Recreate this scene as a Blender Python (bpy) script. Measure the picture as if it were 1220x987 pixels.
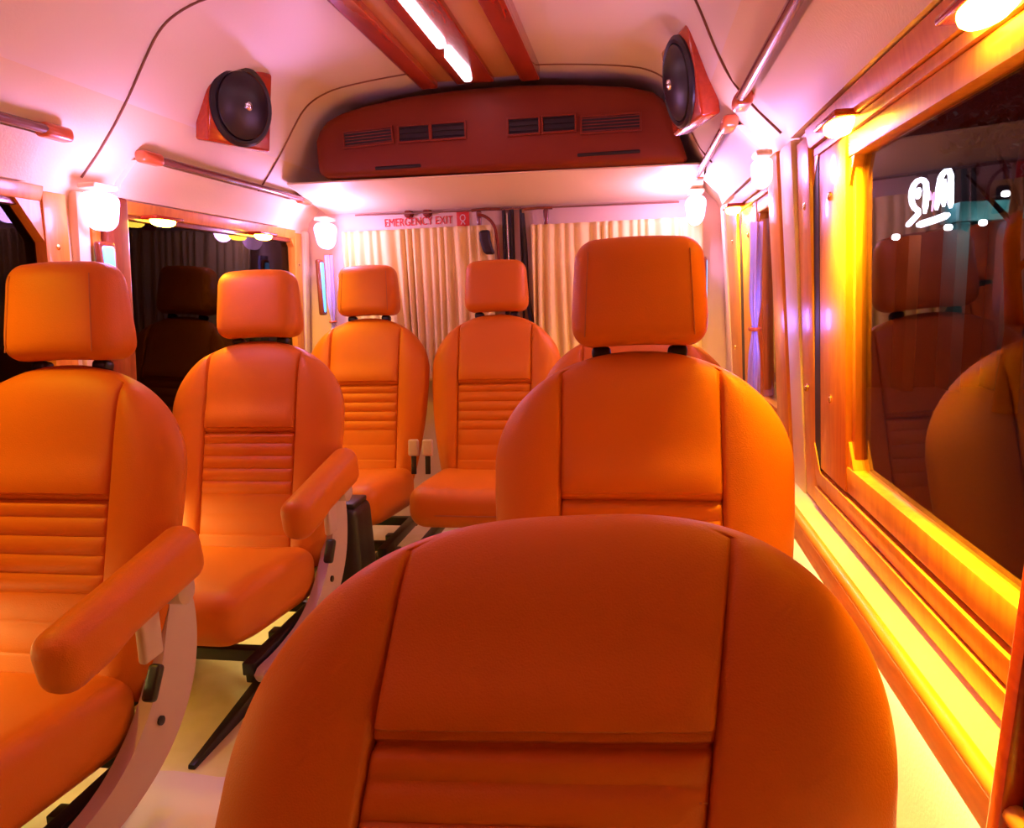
import bpy, bmesh, math, random
from mathutils import Vector, Matrix
random.seed(7)
PI = math.pi
scn = bpy.context.scene
for o in list(bpy.data.objects): bpy.data.objects.remove(o)
COL = scn.collection

# ------------------------------------------------------------------ camera
F_PX, W_PX = 880.0, 1220.0
PSI, PITCH, ROLL = math.radians(9.5566), math.radians(9.2511), 0.035
Fv = Vector((-math.sin(PSI)*math.cos(PITCH), math.cos(PSI)*math.cos(PITCH), -math.sin(PITCH)))
Rv = Vector((math.cos(PSI), math.sin(PSI), 0)); Uv = Rv.cross(Fv)
cr, sr = math.cos(ROLL), math.sin(ROLL)
R2 = Rv*cr - Uv*sr; U2 = Rv*sr + Uv*cr
cam = bpy.data.cameras.new('camera'); cam.sensor_fit = 'HORIZONTAL'; cam.sensor_width = 36
cam.lens = 36*F_PX/W_PX; cam.clip_start = .02
co = bpy.data.objects.new('camera', cam); COL.objects.link(co)
m = Matrix.Identity(4)
for i in range(3):
    m[i][0] = R2[i]; m[i][1] = U2[i]; m[i][2] = -Fv[i]
m[2][3] = 1.10
co.matrix_world = m
scn.camera = co

# ------------------------------------------------------------------ world, exposure, lights
scn.view_settings.view_transform = 'Standard'; scn.view_settings.look = 'None'
scn.view_settings.exposure = 0.0; scn.view_settings.gamma = 1.0
scn.view_settings.use_curve_mapping = False
wd = bpy.data.worlds.new('night'); scn.world = wd; wd.use_nodes = True
wd.node_tree.nodes['Background'].inputs[0].default_value = (.05, .012, .02, 1)
wd.node_tree.nodes['Background'].inputs[1].default_value = .05

WARM = (1, .60, .022); PINK = (.82, .42, 1.10)
def light(name, kind, loc, col, power, size=.05, rot=None, size_y=None, spot=None):
    l = bpy.data.lights.new(name, kind); l.color = col; l.energy = power
    if kind == 'AREA':
        l.size = size
        if size_y: l.shape = 'RECTANGLE'; l.size_y = size_y
    else: l.shadow_soft_size = size
    if spot: l.spot_size = spot; l.spot_blend = .6
    o = bpy.data.objects.new(name, l); COL.objects.link(o); o.location = loc
    if rot: o.rotation_euler = rot
    return o
# pink LED clusters on the pillars and in the rear corners
light('pink_side_light', 'POINT', (-1.38, 1.97, 1.38), PINK, 5.0, .04)
light('pink_side_light', 'POINT', (.25, 2.10, 1.41), PINK, 3.2, .04)
light('pink_side_light', 'POINT', (-1.33, 3.22, 1.40), PINK, 6.0, .04)
light('pink_side_light', 'POINT', (.18, 3.20, 1.42), PINK, 6.0, .04)
light('pink_side_light', 'POINT', (-1.40, .55, 1.42), (1, .18, .40), 3.5, .04)  # extra light out of view, reddened for the foreground seat; no lamp here
# ceiling tubes
light('ceiling_tube_light', 'AREA', (-.6, 2.4, 1.885), (1, .22, .60), 1.0, .05, (0, 0, 0), .8)
light('ceiling_tube_light', 'AREA', (-.6, .8, 1.885), (1, .05, .04), 2.6, .05, (0, 0, 0), 1.2)
# amber downlights along the window heads: x, y, z, power, tilt towards the wall, spread
for x, y, z, p, tl, spr in ((.345, .90, 1.345, 8, -15, 62), (.350, 1.48, 1.345, 6, -14, 90), (.345, 2.80, 1.335, 5, 0, 150),
                    (-1.515, 2.30, 1.35, 4.0, 0, 150), (-1.515, 2.98, 1.35, 3.6, 0, 150), (-1.51, 1.2, 1.35, 3.2, 0, 150), (-1.51, .45, 1.35, 1.5, 0, 150)):
    l_ = light('window_head_downlight', 'AREA', (x, y, z), WARM, p, .035, (0, math.radians(tl), 0), .10); l_.data.spread = math.radians(spr)
# blue glow of the rear left corner lamp
light('blue_glow_light', 'POINT', (-1.36, 3.24, 1.18), (.25, .35, 1), .8, .03)
light('blue_glow_light', 'POINT', (.325, 2.05, 1.0), (.25, .2, 1), .9, .03)  # added for violet edges on the right seats; no lamp at this pillar
# amber strip under the right sill; plus an added unseen fill behind the camera
light('sill_light', 'AREA', (.402, 1.3, .552), (1, .82, .42), 30, .025, (0, math.radians(-32), 0), 2.4)
light('sill_light', 'AREA', (-1.55, 1.7, .46), (1, .84, .25), 9, .02, (0, math.radians(-25), 0), 2.2)  # added along the left side to brighten the floor; no strip seen there
light('front_fill_light', 'AREA', (-.75, -.45, 1.70), (1, .16, .02), .8, .5, (math.radians(50), 0, math.radians(-5)), .25)

# ------------------------------------------------------------------ materials
def mat(name, col, rough=.5, metal=0, bump=0, bscale=200, emit=None, estr=0, coat=0, spec=.5):
    mt = bpy.data.materials.new(name); mt.use_nodes = True
    nt = mt.node_tree; b = nt.nodes['Principled BSDF']
    b.inputs['Base Color'].default_value = (*col, 1); b.inputs['Roughness'].default_value = rough
    b.inputs['Metallic'].default_value = metal; b.inputs['Coat Weight'].default_value = coat
    b.inputs['Coat Roughness'].default_value = .08
    b.inputs['Specular IOR Level'].default_value = spec
    if emit:
        b.inputs['Emission Color'].default_value = (*emit, 1); b.inputs['Emission Strength'].default_value = estr
    tc = nt.nodes.new('ShaderNodeTexCoord')
    if bump:
        n = nt.nodes.new('ShaderNodeTexNoise'); n.inputs['Scale'].default_value = bscale
        n.inputs['Detail'].default_value = 3
        bp = nt.nodes.new('ShaderNodeBump'); bp.inputs['Strength'].default_value = bump
        bp.inputs['Distance'].default_value = .002
        nt.links.new(tc.outputs['Object'], n.inputs['Vector']); nt.links.new(n.outputs['Fac'], bp.inputs['Height'])
        nt.links.new(bp.outputs['Normal'], b.inputs['Normal'])
    return mt
def wood(name, c1, c2, scale=(6, 1.2, 6), rough=.40, coat=.12):
    mt = mat(name, c1, rough, coat=coat, spec=.35); nt = mt.node_tree; b = nt.nodes['Principled BSDF']
    tc = nt.nodes.new('ShaderNodeTexCoord'); mp = nt.nodes.new('ShaderNodeMapping')
    mp.inputs['Scale'].default_value = scale
    n = nt.nodes.new('ShaderNodeTexNoise'); n.inputs['Scale'].default_value = 9; n.inputs['Detail'].default_value = 6
    n.inputs['Distortion'].default_value = 1.2
    r = nt.nodes.new('ShaderNodeValToRGB')
    r.color_ramp.elements[0].position = .3; r.color_ramp.elements[0].color = (*c1, 1)
    r.color_ramp.elements[1].position = .7; r.color_ramp.elements[1].color = (*c2, 1)
    nt.links.new(tc.outputs['Object'], mp.inputs[0]); nt.links.new(mp.outputs[0], n.inputs['Vector'])
    nt.links.new(n.outputs['Fac'], r.inputs[0]); nt.links.new(r.outputs[0], b.inputs['Base Color'])
    return mt
M = {}
M['leather'] = mat('tan_leather', (.58, .142, .008), .46, bump=.35, bscale=420, spec=.28)
M['leather_dark'] = mat('rust_leatherette', (.20, .028, .006), .5, bump=.3, bscale=300, spec=.3)
M['stitch'] = mat('stitching_thread', (.42, .12, .03), .7)
M['vinyl'] = mat('cream_vinyl', (.82, .68, .42), .5, bump=.25, bscale=150)
M['ceilvinyl'] = mat('ceiling_vinyl', (.84, .74, .60), .45, bump=.2, bscale=120)
M['seam'] = mat('seam_piping', (.22, .10, .05), .6)
M['wood'] = wood('golden_wood', (.78, .32, .04), (.64, .22, .02), (5, 5, .8))
M['woodh'] = wood('golden_wood_long', (.72, .30, .05), (.55, .19, .025), (5, .8, 5))
M['redwood'] = wood('red_wood', (.50, .055, .012), (.36, .032, .008), (5, .7, 5), .25, .8)
M['darkwood'] = wood('dark_wood', (.25, .06, .02), (.16, .035, .012), (5, 5, .8), .3, .5)
M['gold'] = mat('gold_gloss_panel', (.70, .36, .12), .28, coat=.5)
M['rail'] = mat('brown_rail', (.20, .055, .05), .25, coat=.6)
M['bracket'] = mat('orange_bracket', (.62, .12, .03), .3, coat=.5)
M['brass'] = mat('brass', (.85, .55, .18), .25, metal=1)
M['chrome'] = mat('chrome', (.8, .8, .82), .2, metal=1)
M['black'] = mat('black_plastic', (.012, .008, .012), .4)
M['rubber'] = mat('black_rubber', (.015, .006, .006), .6)
M['mesh'] = mat('speaker_cloth', (.012, .006, .012), .35)
M['steel'] = mat('black_painted_steel', (.012, .009, .012), .35)
M['shield'] = mat('greige_plastic', (.50, .36, .34), .45)
M['curtain'] = mat('curtain_cloth', (.88, .70, .28), .85)
M['door'] = mat('rear_door_panel', (.78, .58, .42), .6)
M['redprint'] = mat('red_print', (.70, .04, .02), .5)
M['pinkled'] = mat('pink_led_lens', (1, .6, .85), .4, emit=(1, .42, .85), estr=4)
M['whiteled'] = mat('tube_lens', (1, .8, .9), .4, emit=(1, .72, .86), estr=7)
M['amber'] = mat('amber_lens', (1, .7, .3), .4, emit=(1, .58, .05), estr=55)
M['strip'] = mat('sill_led_lens', (1, .9, .6), .4, emit=(1, .80, .34), estr=7)
M['blueled'] = mat('blue_led_lens', (.2, .5, .9), .3, emit=(.04, .42, 1.0), estr=1.6)
M['violetcloth'] = mat('pale_tieback_cloth', (.55, .48, .80), .6)
# night glass: reflects the cabin, lets the street through
g = bpy.data.materials.new('night_glass'); g.use_nodes = True; nt = g.node_tree; nt.nodes.clear()
out = nt.nodes.new('ShaderNodeOutputMaterial'); mx = nt.nodes.new('ShaderNodeMixShader')
tr = nt.nodes.new('ShaderNodeBsdfTransparent'); tr.inputs[0].default_value = (.75, .72, .74, 1)
gl = nt.nodes.new('ShaderNodeBsdfGlossy'); gl.inputs['Roughness'].default_value = .02
gl.inputs[0].default_value = (.9, .9, .95, 1)
fr = nt.nodes.new('ShaderNodeFresnel'); fr.inputs[0].default_value = 1.75
ge = nt.nodes.new('ShaderNodeNewGeometry'); inv = nt.nodes.new('ShaderNodeMath'); inv.operation = 'SUBTRACT'; inv.inputs[0].default_value = 1
nt.links.new(ge.outputs['Backfacing'], inv.inputs[1]); mu = nt.nodes.new('ShaderNodeMath'); mu.operation = 'MULTIPLY'
nt.links.new(inv.outputs[0], mu.inputs[0]); nt.links.new(fr.outputs[0], mu.inputs[1]); nt.links.new(mu.outputs[0], mx.inputs[0]); nt.links.new(tr.outputs[0], mx.inputs[1]); nt.links.new(gl.outputs[0], mx.inputs[2])
nt.links.new(mx.outputs[0], out.inputs[0]); M['glass'] = g
fr.inputs[0].default_value = 1.5
g2 = g.copy(); g2.name = 'tinted_glass'; M['glass_tint'] = g2
for n_ in g2.node_tree.nodes:
    if n_.type == 'FRESNEL': n_.inputs[0].default_value = 1.22
    if n_.type == 'BSDF_TRANSPARENT': n_.inputs[0].default_value = (.12, .08, .08, 1)
# floor
fl = mat('floor_vinyl', (.62, .55, .30), .3, bump=.3, bscale=40); nt = fl.node_tree; b = nt.nodes['Principled BSDF']
tc = nt.nodes.new('ShaderNodeTexCoord'); n = nt.nodes.new('ShaderNodeTexNoise'); n.inputs['Scale'].default_value = 7
n.inputs['Detail'].default_value = 4
r = nt.nodes.new('ShaderNodeValToRGB'); r.color_ramp.elements[0].position = .35; r.color_ramp.elements[0].color = (.72, .66, .28, 1)
r.color_ramp.elements[1].position = .65; r.color_ramp.elements[1].color = (.85, .80, .48, 1)
nt.links.new(tc.outputs['Object'], n.inputs['Vector']); nt.links.new(n.outputs['Fac'], r.inputs[0]); nt.links.new(r.outputs[0], b.inputs['Base Color'])
M['floor'] = fl
M['mat'] = mat('pale_floor_mat', (.80, .70, .72), .5, bump=.4, bscale=25)

# ------------------------------------------------------------------ mesh helpers
def obj(name, bm, mt, parent=None, smooth=True, loc=None):
    me = bpy.data.meshes.new(name)
    bmesh.ops.recalc_face_normals(bm, faces=bm.faces[:])
    bm.to_mesh(me); bm.free(); me.materials.append(M[mt] if isinstance(mt, str) else mt)
    if smooth:
        me.polygons.foreach_set('use_smooth', [True]*len(me.polygons))
        try: me.set_sharp_from_angle(angle=math.radians(38))
        except Exception: pass
    o = bpy.data.objects.new(name, me); COL.objects.link(o); o.parent = parent
    if loc: o.location = loc
    return o
def thing(name, label, cat, loc=(0, 0, 0), rot=(0, 0, 0), group=None):
    o = bpy.data.objects.new(name, None); COL.objects.link(o); o.location = loc; o.rotation_euler = rot
    o.empty_display_size = .1; o['label'] = label; o['category'] = cat
    if group: o['group'] = group
    return o
def tag(o, label, cat, group=None):
    o['label'] = label; o['category'] = cat
    if group: o['group'] = group
    return o
def struct(o): o['kind'] = 'structure'; return o
def sempty(name):
    o = bpy.data.objects.new(name, None); COL.objects.link(o); o['kind'] = 'structure'; return o
def dup(root, loc, label, group=None):
    r = root.copy(); COL.objects.link(r); r.location = loc; r['label'] = label
    if group: r['group'] = group
    for ch in list(root.children):
        c = ch.copy(); COL.objects.link(c); c.parent = r
        for gch in ch.children:
            d = gch.copy(); COL.objects.link(d); d.parent = c
    return r
def hexa(bm, P, bev=0):      # P: 8 points, bottom 4 then top 4
    vs = [bm.verts.new(p) for p in P]
    fs = [(0, 3, 2, 1), (4, 5, 6, 7), (0, 1, 5, 4), (1, 2, 6, 5), (2, 3, 7, 6), (3, 0, 4, 7)]
    faces = [bm.faces.new([vs[i] for i in f]) for f in fs]
    if bev:
        es = set(e for f in faces for e in f.edges)
        bmesh.ops.bevel(bm, geom=list(es), offset=bev, segments=2, affect='EDGES', profile=.6)
    return vs
def box(bm, x0, x1, y0, y1, z0, z1, bev=0):
    hexa(bm, [(x0, y0, z0), (x1, y0, z0), (x1, y1, z0), (x0, y1, z0), (x0, y0, z1), (x1, y0, z1), (x1, y1, z1), (x0, y1, z1)], bev)
def tube(bm, pts, r, n=10, closed=False, caps=True):
    pts = [Vector(p) for p in pts]; rings = []; N = len(pts); prev = None
    for i, p in enumerate(pts):
        if closed: t = (pts[(i+1) % N]-pts[i-1])
        else: t = pts[min(i+1, N-1)]-pts[max(i-1, 0)]
        t.normalize()
        up = prev if prev else (Vector((0, 0, 1)) if abs(t.z) < .9 else Vector((1, 0, 0)))
        a = t.cross(up).normalized(); b = a.cross(t).normalized(); prev = b
        rr = r[i] if isinstance(r, (list, tuple)) else r
        rings.append([bm.verts.new(p+a*(rr*math.cos(2*PI*k/n))+b*(rr*math.sin(2*PI*k/n))) for k in range(n)])
    for i in range(N if closed else N-1):
        A, B = rings[i], rings[(i+1) % N]
        for k in range(n): bm.faces.new((A[k], A[(k+1) % n], B[(k+1) % n], B[k]))
    if not closed and caps: bm.faces.new(rings[0][::-1]); bm.faces.new(rings[-1])
def rbox(bm, sx, sy, sz, r, n=6, k=5, f=None, mtx=None):
    """rounded box, centre at 0, full sizes, radius r, deform f(x,y,z)"""
    h = (sx/2, sy/2, sz/2); cache = {}
    def coords(a):
        inn = a-r; c = [-a+r*(1-math.cos(j*PI/2/k)) for j in range(k)]
        c += [-inn+2*inn*j/n for j in range(n+1)]
        c += [-v for v in c[:k]][::-1]
        return c
    cs = [coords(a) for a in h]
    def V(p):
        q = Vector([max(-h[i]+r, min(h[i]-r, p[i])) for i in range(3)]); d = Vector(p)-q
        if d.length > 1e-9: d = d.normalized()*r
        v = q+d
        if f: v = Vector(f(*v))
        if mtx: v = mtx @ v
        key = tuple(round(c, 6) for c in p)
        if key not in cache: cache[key] = bm.verts.new(v)
        return cache[key]
    for ax in range(3):
        u, w = [(1, 2), (0, 2), (0, 1)][ax]
        for s in (-1, 1):
            for i in range(len(cs[u])-1):
                for j in range(len(cs[w])-1):
                    q = []
                    for a, b_ in ((i, j), (i+1, j), (i+1, j+1), (i, j+1)):
                        p = [0, 0, 0]; p[ax] = s*h[ax]; p[u] = cs[u][a]; p[w] = cs[w][b_]; q.append(V(tuple(p)))
                    if len(set(q)) == 4: bm.faces.new(q)
def lathe(bm, prof, n=32, mtx=Matrix.Identity(4)):
    rings = []
    for r_, z in prof:
        if r_ < 1e-6: rings.append([bm.verts.new(mtx @ Vector((0, 0, z)))])
        else: rings.append([bm.verts.new(mtx @ Vector((r_*math.cos(2*PI*k/n), r_*math.sin(2*PI*k/n), z))) for k in range(n)])
    for A, B in zip(rings, rings[1:]):
        for k in range(n):
            a, b_, c, d = A[k % len(A)], A[(k+1) % len(A)], B[(k+1) % len(B)], B[k % len(B)]
            q = []
            for v in (a, b_, c, d):
                if v not in q: q.append(v)
            if len(q) > 2: bm.faces.new(q)
def prism(bm, poly, fn, d0, d1, bev=0):
    """extrude polygon (list of 2d) between depths; fn(u,v,d)->xyz"""
    A = [bm.verts.new(fn(u, v, d0)) for u, v in poly]; B = [bm.verts.new(fn(u, v, d1)) for u, v in poly]
    n = len(poly); fs = [bm.faces.new(A[::-1]), bm.faces.new(B)]
    for i in range(n): fs.append(bm.faces.new((A[i], A[(i+1) % n], B[(i+1) % n], B[i])))
    if bev:
        es = set(fs[0].edges) | set(fs[1].edges)
        bmesh.ops.bevel(bm, geom=list(es), offset=bev, segments=2, affect='EDGES')
def lerp_list(tab, z):
    if z <= tab[0][1]: return tab[0][0]
    for (a, za), (b_, zb) in zip(tab, tab[1:]):
        if z <= zb: return a+(b_-a)*(z-za)/(zb-za)
    return tab[-1][0]

# ------------------------------------------------------------------ van shell profile (half width, z)
XC = -.555
HALF = [(1.00, 0), (1.01, .41), (.985, .60), (.97, .69), (.945, 1.40), (.92, 1.47), (.86, 1.53), (.80, 1.60), (.76, 1.68), (.72, 1.78), (.69, 1.84), (.64, 1.88), (.55, 1.91), (.25, 1.94), (0, 1.945)]
EXTRA = {-1: .075, 1: 0.0}
def WX(s, z, d=0):           # inner wall face at height z, d metres into the cabin
    h = lerp_list(HALF, z)
    return XC + s*(h+EXTRA[s]*min(1, max(0, (1.9-z)/.3))-d)
def wall_band(bm, s, y0, y1, z0, z1, th=.03, d=0):
    zs = sorted(set([z0, z1]+[z for _, z in HALF if z0 < z < z1]))
    inn = [(WX(s, z, d), z) for z in zs]; outn = [(WX(s, z, -th), z) for z in zs]
    for y in (y0, y1): pass
    vi = [[bm.verts.new((x, y, z)) for x, z in inn] for y in (y0, y1)]
    vo = [[bm.verts.new((x, y, z)) for x, z in outn] for y in (y0, y1)]
    for k in range(len(zs)-1):
        bm.faces.new((vi[0][k], vi[1][k], vi[1][k+1], vi[0][k+1]))
        bm.faces.new((vo[0][k], vo[0][k+1], vo[1][k+1], vo[1][k]))
        for e in (0, 1): bm.faces.new((vi[e][k], vi[e][k+1], vo[e][k+1], vo[e][k]))
    bm.faces.new((vi[0][0], vo[0][0], vo[1][0], vi[1][0])); bm.faces.new((vi[0][-1], vi[1][-1], vo[1][-1], vo[0][-1]))
Y0, YR = -.9, 3.48
WIN = {-1: [(-.3, 1.90), (2.14, 3.40)], 1: [(.60, 1.85), (2.14, 3.20)]}
ZB, ZT = .592, 1.415
for s, nm in ((-1, 'wall_left'), (1, 'wall_right')):
    bm = bmesh.new(); wall_band(bm, s, Y0, YR, 0, ZB); wall_band(bm, s, Y0, YR, ZT, 1.66)
    y = Y0
    for a, b_ in WIN[s]: wall_band(bm, s, y, a, ZB, ZT); y = b_
    wall_band(bm, s, y, YR, ZB, ZT)
    struct(obj(nm, bm, 'vinyl'))
# ceiling shell: from the cove to the roof
bm = bmesh.new()
prof = [(WX(-1, z), z) for h, z in HALF if z > 1.6]; prof = [(WX(-1, 1.66), 1.66)]+prof
prof += [(WX(1, z), z) for h, z in HALF[::-1] if z > 1.6 and h > 0]+[(WX(1, 1.66), 1.66)]
def smoothp(p, it=2):
    for _ in range(it):
        q = [p[0]]
        for a, b_ in zip(p, p[1:]): q += [(a[0]*.75+b_[0]*.25, a[1]*.75+b_[1]*.25), (a[0]*.25+b_[0]*.75, a[1]*.25+b_[1]*.75)]
        p = q+[p[-1]]
    return p
prof = smoothp(prof)
rows = []
ys = [Y0+(YR-Y0)*k/20 for k in range(21)]
for y in ys: rows.append(([bm.verts.new((x, y, z)) for x, z in prof], [bm.verts.new((XC+(x-XC)*1.05, y, z+.03)) for x, z in prof]))
for (a, a2), (b_, b2) in zip(rows, rows[1:]):
    for k in range(len(prof)-1):
        bm.faces.new((a[k], a[k+1], b_[k+1], b_[k])); bm.faces.new((a2[k], b2[k], b2[k+1], a2[k+1]))
struct(obj('ceiling', bm, 'ceilvinyl'))
bm = bmesh.new(); box(bm, -1.66, .5, Y0, YR+.05, -.04, 0); struct(obj('floor', bm, 'floor'))
# rear wall with the door cut (one panel) and the front bulkhead
def endwall(y0, y1, z0=0):
    bm = bmesh.new()
    pts = [(WX(-1, z, -.02), z) for _, z in HALF]+[(WX(1, z, -.02), z) for _, z in HALF[::-1][1:]]
    prism(bm, pts, lambda u, v, d: (u, d, v), y0, y1); return bm
struct(obj('wall_rear', endwall(YR, YR+.04), 'door', smooth=False))
struct(obj('wall_front', endwall(Y0-.04, Y0), 'leather_dark', smooth=False))

def lbox(bm, s, y0, y1, z0, z1, d0, d1, bev=0):    # box leaning with the wall, from d0 (outside) to d1 (into cabin)
    P = []
    for z in (z0, z1):
        a, b_ = WX(s, z, d0), WX(s, z, d1)
        P += [(a, y0, z), (b_, y0, z), (b_, y1, z), (a, y1, z)]
    if z1-z0 > .35:                                 # follow the wall's slope with one extra ring
        pass
    hexa(bm, P, bev)
# lower wall mouldings on the right: cream sill band, wood moulding, LED strip
bm = bmesh.new()
hexa(bm, [(WX(1, .57, -.005), -.85, .565), (WX(1, .57, .052), -.85, .565), (WX(1, .57, .052), 3.44, .565), (WX(1, .57, -.005), 3.44, .565),
          (WX(1, .59, -.005), -.85, .590), (WX(1, .59, .052), -.85, .574), (WX(1, .59, .052), 3.44, .574), (WX(1, .59, -.005), 3.44, .590)])
struct(obj('trim_1', bm, 'vinyl', smooth=False))
bm = bmesh.new()
tube(bm, [(WX(1, .565, .060), -.8+.2*k, .564) for k in range(22)], .012, 12)
box(bm, WX(1, .56, .058), WX(1, .56, .046), -.85, 3.44, .492, .562, .003)
struct(obj('trim_20', bm, 'woodh'))
bm = bmesh.new(); tube(bm, [(WX(-1, .496, .020), -.8+.2*k, .496) for k in range(22)], .012, 12)
struct(obj('trim_2', bm, 'woodh'))
bm = bmesh.new(); box(bm, WX(1, .56, .043), WX(1, .56, .022), .0, 3.0, .558, .566, .002)
tag(obj('led_strip', bm, 'strip'), 'glowing LED strip tucked under the right window sill ledge', 'led strip')

# ------------------------------------------------------------------ windows
def screw(parent, s, y, z, d):
    bm = bmesh.new(); x = WX(s, z, d)
    mt = Matrix.Translation((x, y, z)) @ Matrix.Rotation(-s*PI/2, 4, 'Y')
    lathe(bm, [(.0085, -.003), (.0085, .002), (.006, .004), (0, .0045)], 14, mt)
    obj('screw', bm, 'brass', parent)
def window(n, s, y0, y1, A, B, glass_near, corner=True, screws=True):
    """A=(ya0,ya1) outer far stile, B=(yb0,yb1) inner far stile"""
    w = sempty('window_%d' % n)
    # outer frame
    bm = bmesh.new()
    lbox(bm, s, A[0], A[1], ZB+.0, ZT, -.03, .014, .004)
    lbox(bm, s, y0, A[0]+.004, ZB, ZB+.045, -.03, .016, .003)
    lbox(bm, s, y0, A[0]+.004, ZB+.047, ZB+.088, -.03, .009, .003)
    lbox(bm, s, y0, A[0]+.004, 1.385, ZT+.012, -.03, .016, .004)
    lbox(bm, s, y0, A[0]+.004, 1.365, 1.383, -.03, .010, .003)
    lbox(bm, s, y0, glass_near, ZB, ZT, -.03, .014, .004)
    # mitred corner blocks that round the opening
    for zc, sg in ((ZB+.088, 1), (1.365, -1)):
        P = [(A[0], zc), (A[0]-.05, zc), (A[0], zc+sg*.06)]
        prism(bm, P, lambda u, v, d: (WX(s, v, d), u, v), -.03, .009)
    fr = obj('window_frame', bm, 'wood', w)
    bm = bmesh.new()
    lbox(bm, s, B[1]-.002, A[0], ZB+.088, 1.365, -.03, .0075)
    lbox(bm, s, glass_near, B[1], ZB+.086, ZB+.100, -.03, -.006)
    obj('rubber_seal', bm, 'rubber', w)
    bm = bmesh.new()
    lbox(bm, s, B[0], B[1], ZB+.098, 1.365, -.03, .006, .004)
    lbox(bm, s, glass_near, B[0]+.004, ZB+.098, ZB+.150, -.03, .003, .004)
    lbox(bm, s, glass_near, B[0]+.004, 1.325, 1.365, -.03, .003, .004)
    lbox(bm, s, B[0]-.022, B[0]+.001, ZB+.148, 1.327, -.026, -.006, .003)
    for zc, sg in ((ZB+.15, 1), (1.325, -1)):
        P = [(B[0], zc), (B[0]-.035, zc), (B[0], zc+sg*.05)]
        prism(bm, P, lambda u, v, d: (WX(s, v, d), u, v), -.03, .0)
    obj('sliding_sash', bm, 'wood', w)
    bm = bmesh.new(); lbox(bm, s, glass_near-.005, B[0]+.005, ZB+.12, 1.36, -.022, -.018)
    obj('window_pane', bm, 'glass', w, smooth=False)
    if screws:
        for z in (1.27, .86):
            screw(w, s, (A[0]+A[1])/2-.01, z, .014); screw(w, s, (B[0]+B[1])/2+.01, z, .006)
    return w
window(1, 1, .60, 1.85, (1.745, 1.86), (1.50, 1.70), .66)
window(2, 1, 2.14, 3.20, (2.90, 3.20), (2.52, 2.84), 2.22)
def slim_window(n, y0, y1, stile, cut, both=False):
    s = -1; w = sempty('window_%d' % n)
    bm = bmesh.new()
    lbox(bm, s, stile[0], stile[1], ZB, ZT, -.03, .014, .004)
    lbox(bm, s, y0, stile[0]+.004, ZB, ZB+.10, -.03, .014, .003)
    lbox(bm, s, y0, stile[0]+.004, 1.388, ZT+.012, -.03, .014, .004)
    P = [(stile[0], 1.388), (stile[0]-cut, 1.388), (stile[0], 1.388-cut*1.25)]
    prism(bm, P, lambda u, v, d: (WX(s, v, d), u, v), -.03, .012)
    obj('window_frame', bm, 'wood', w)
    bm = bmesh.new(); lbox(bm, s, y0, stile[0], 1.372, 1.388, -.03, .004, .002); obj('rubber_seal', bm, 'darkwood', w)
    bm = bmesh.new(); lbox(bm, s, y0, stile[0]+.002, ZB+.09, 1.395, -.022, -.018); obj('window_pane', bm, 'glass_tint', w, smooth=False)
    for z in (1.27, .86): screw(w, s, (stile[0]+stile[1])/2, z, .014)
slim_window(3, -.3, 1.90, (1.815, 1.90), .085)
slim_window(4, 2.14, 3.40, (3.325, 3.40), .03)

# ------------------------------------------------------------------ pillar covers and lamps
def pillar(n, s, y0, y1, mt='vinyl', d=.03, z0=.5, z1=1.43):
    bm = bmesh.new(); lbox(bm, s, y0, y1, z0, z1, -.01, d, .012); return struct(obj('trim_%d' % n, bm, mt))
pillar(3, 1, 1.865, 2.0, d=.022); pillar(4, 1, 2.0, 2.135, 'wood', .03)
pillar(5, -1, 1.925, 1.975, d=.022); pillar(19, -1, 1.98, 2.02, 'wood', .022); pillar(6, -1, 2.025, 2.135, 'darkwood', .03)
pillar(7, -1, 3.41, 3.46, d=.022); pillar(8, 1, 3.21, 3.30, d=.02)

def dome_mesh(rx, ry, h):
    bm = bmesh.new(); n = 28
    prof_ = [(1, 0), (1, .25), (.93, .55), (.75, .8), (.45, .95), (0, 1)]
    rings = []
    for r_, z in prof_:
        if r_ == 0: rings.append([bm.verts.new((0, 0, z*h))])
        else: rings.append([bm.verts.new((rx*r_*math.cos(2*PI*k/n), ry*r_*math.sin(2*PI*k/n), z*h)) for k in range(n)])
    bm.faces.new(rings[0][::-1])
    for A, B in zip(rings, rings[1:]):
        for k in range(n):
            q = []
            for v in (A[k], A[(k+1) % n], B[(k+1) % len(B)], B[k % len(B)]):
                if v not in q: q.append(v)
            bm.faces.new(q)
    return bm
# pink corner lamps: cup shaped lens on a pillar cap
def corner_lamp(loc, label, s, sc=1.0):
    t = thing('corner_lamp', label, 'lamp', loc, (0, 0, 0), 'pink corner lamps')
    bm = bmesh.new()
    rbox(bm, .07*sc, .11*sc, .11*sc, .033*sc, 2, 4, f=lambda x, y, z: (x*(1+z*3.5), y*(1+z*3.5), z))
    obj('lens', bm, 'pinkled', t)
    bm = bmesh.new(); rbox(bm, .06*sc, .10*sc, .016, .007, 2, 3); o = obj('cap', bm, 'vinyl', t); o.location = (0, 0, .068*sc)
    return t
corner_lamp((WX(-1, 1.40, .060), 1.98, 1.375), 'pink glowing lamp on the left pillar behind the nearest left headrest', -1)
corner_lamp((WX(1, 1.40, .06), 2.07, 1.385), 'pink glowing lamp on the right pillar between the two right windows', 1, .7)
corner_lamp((-1.41, 3.34, 1.395), 'pink glowing lamp in the rear left corner', -1, 1.1)
corner_lamp((.26, 3.30, 1.42), 'pink glowing lamp in the rear right corner', 1, 1.1)
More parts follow.
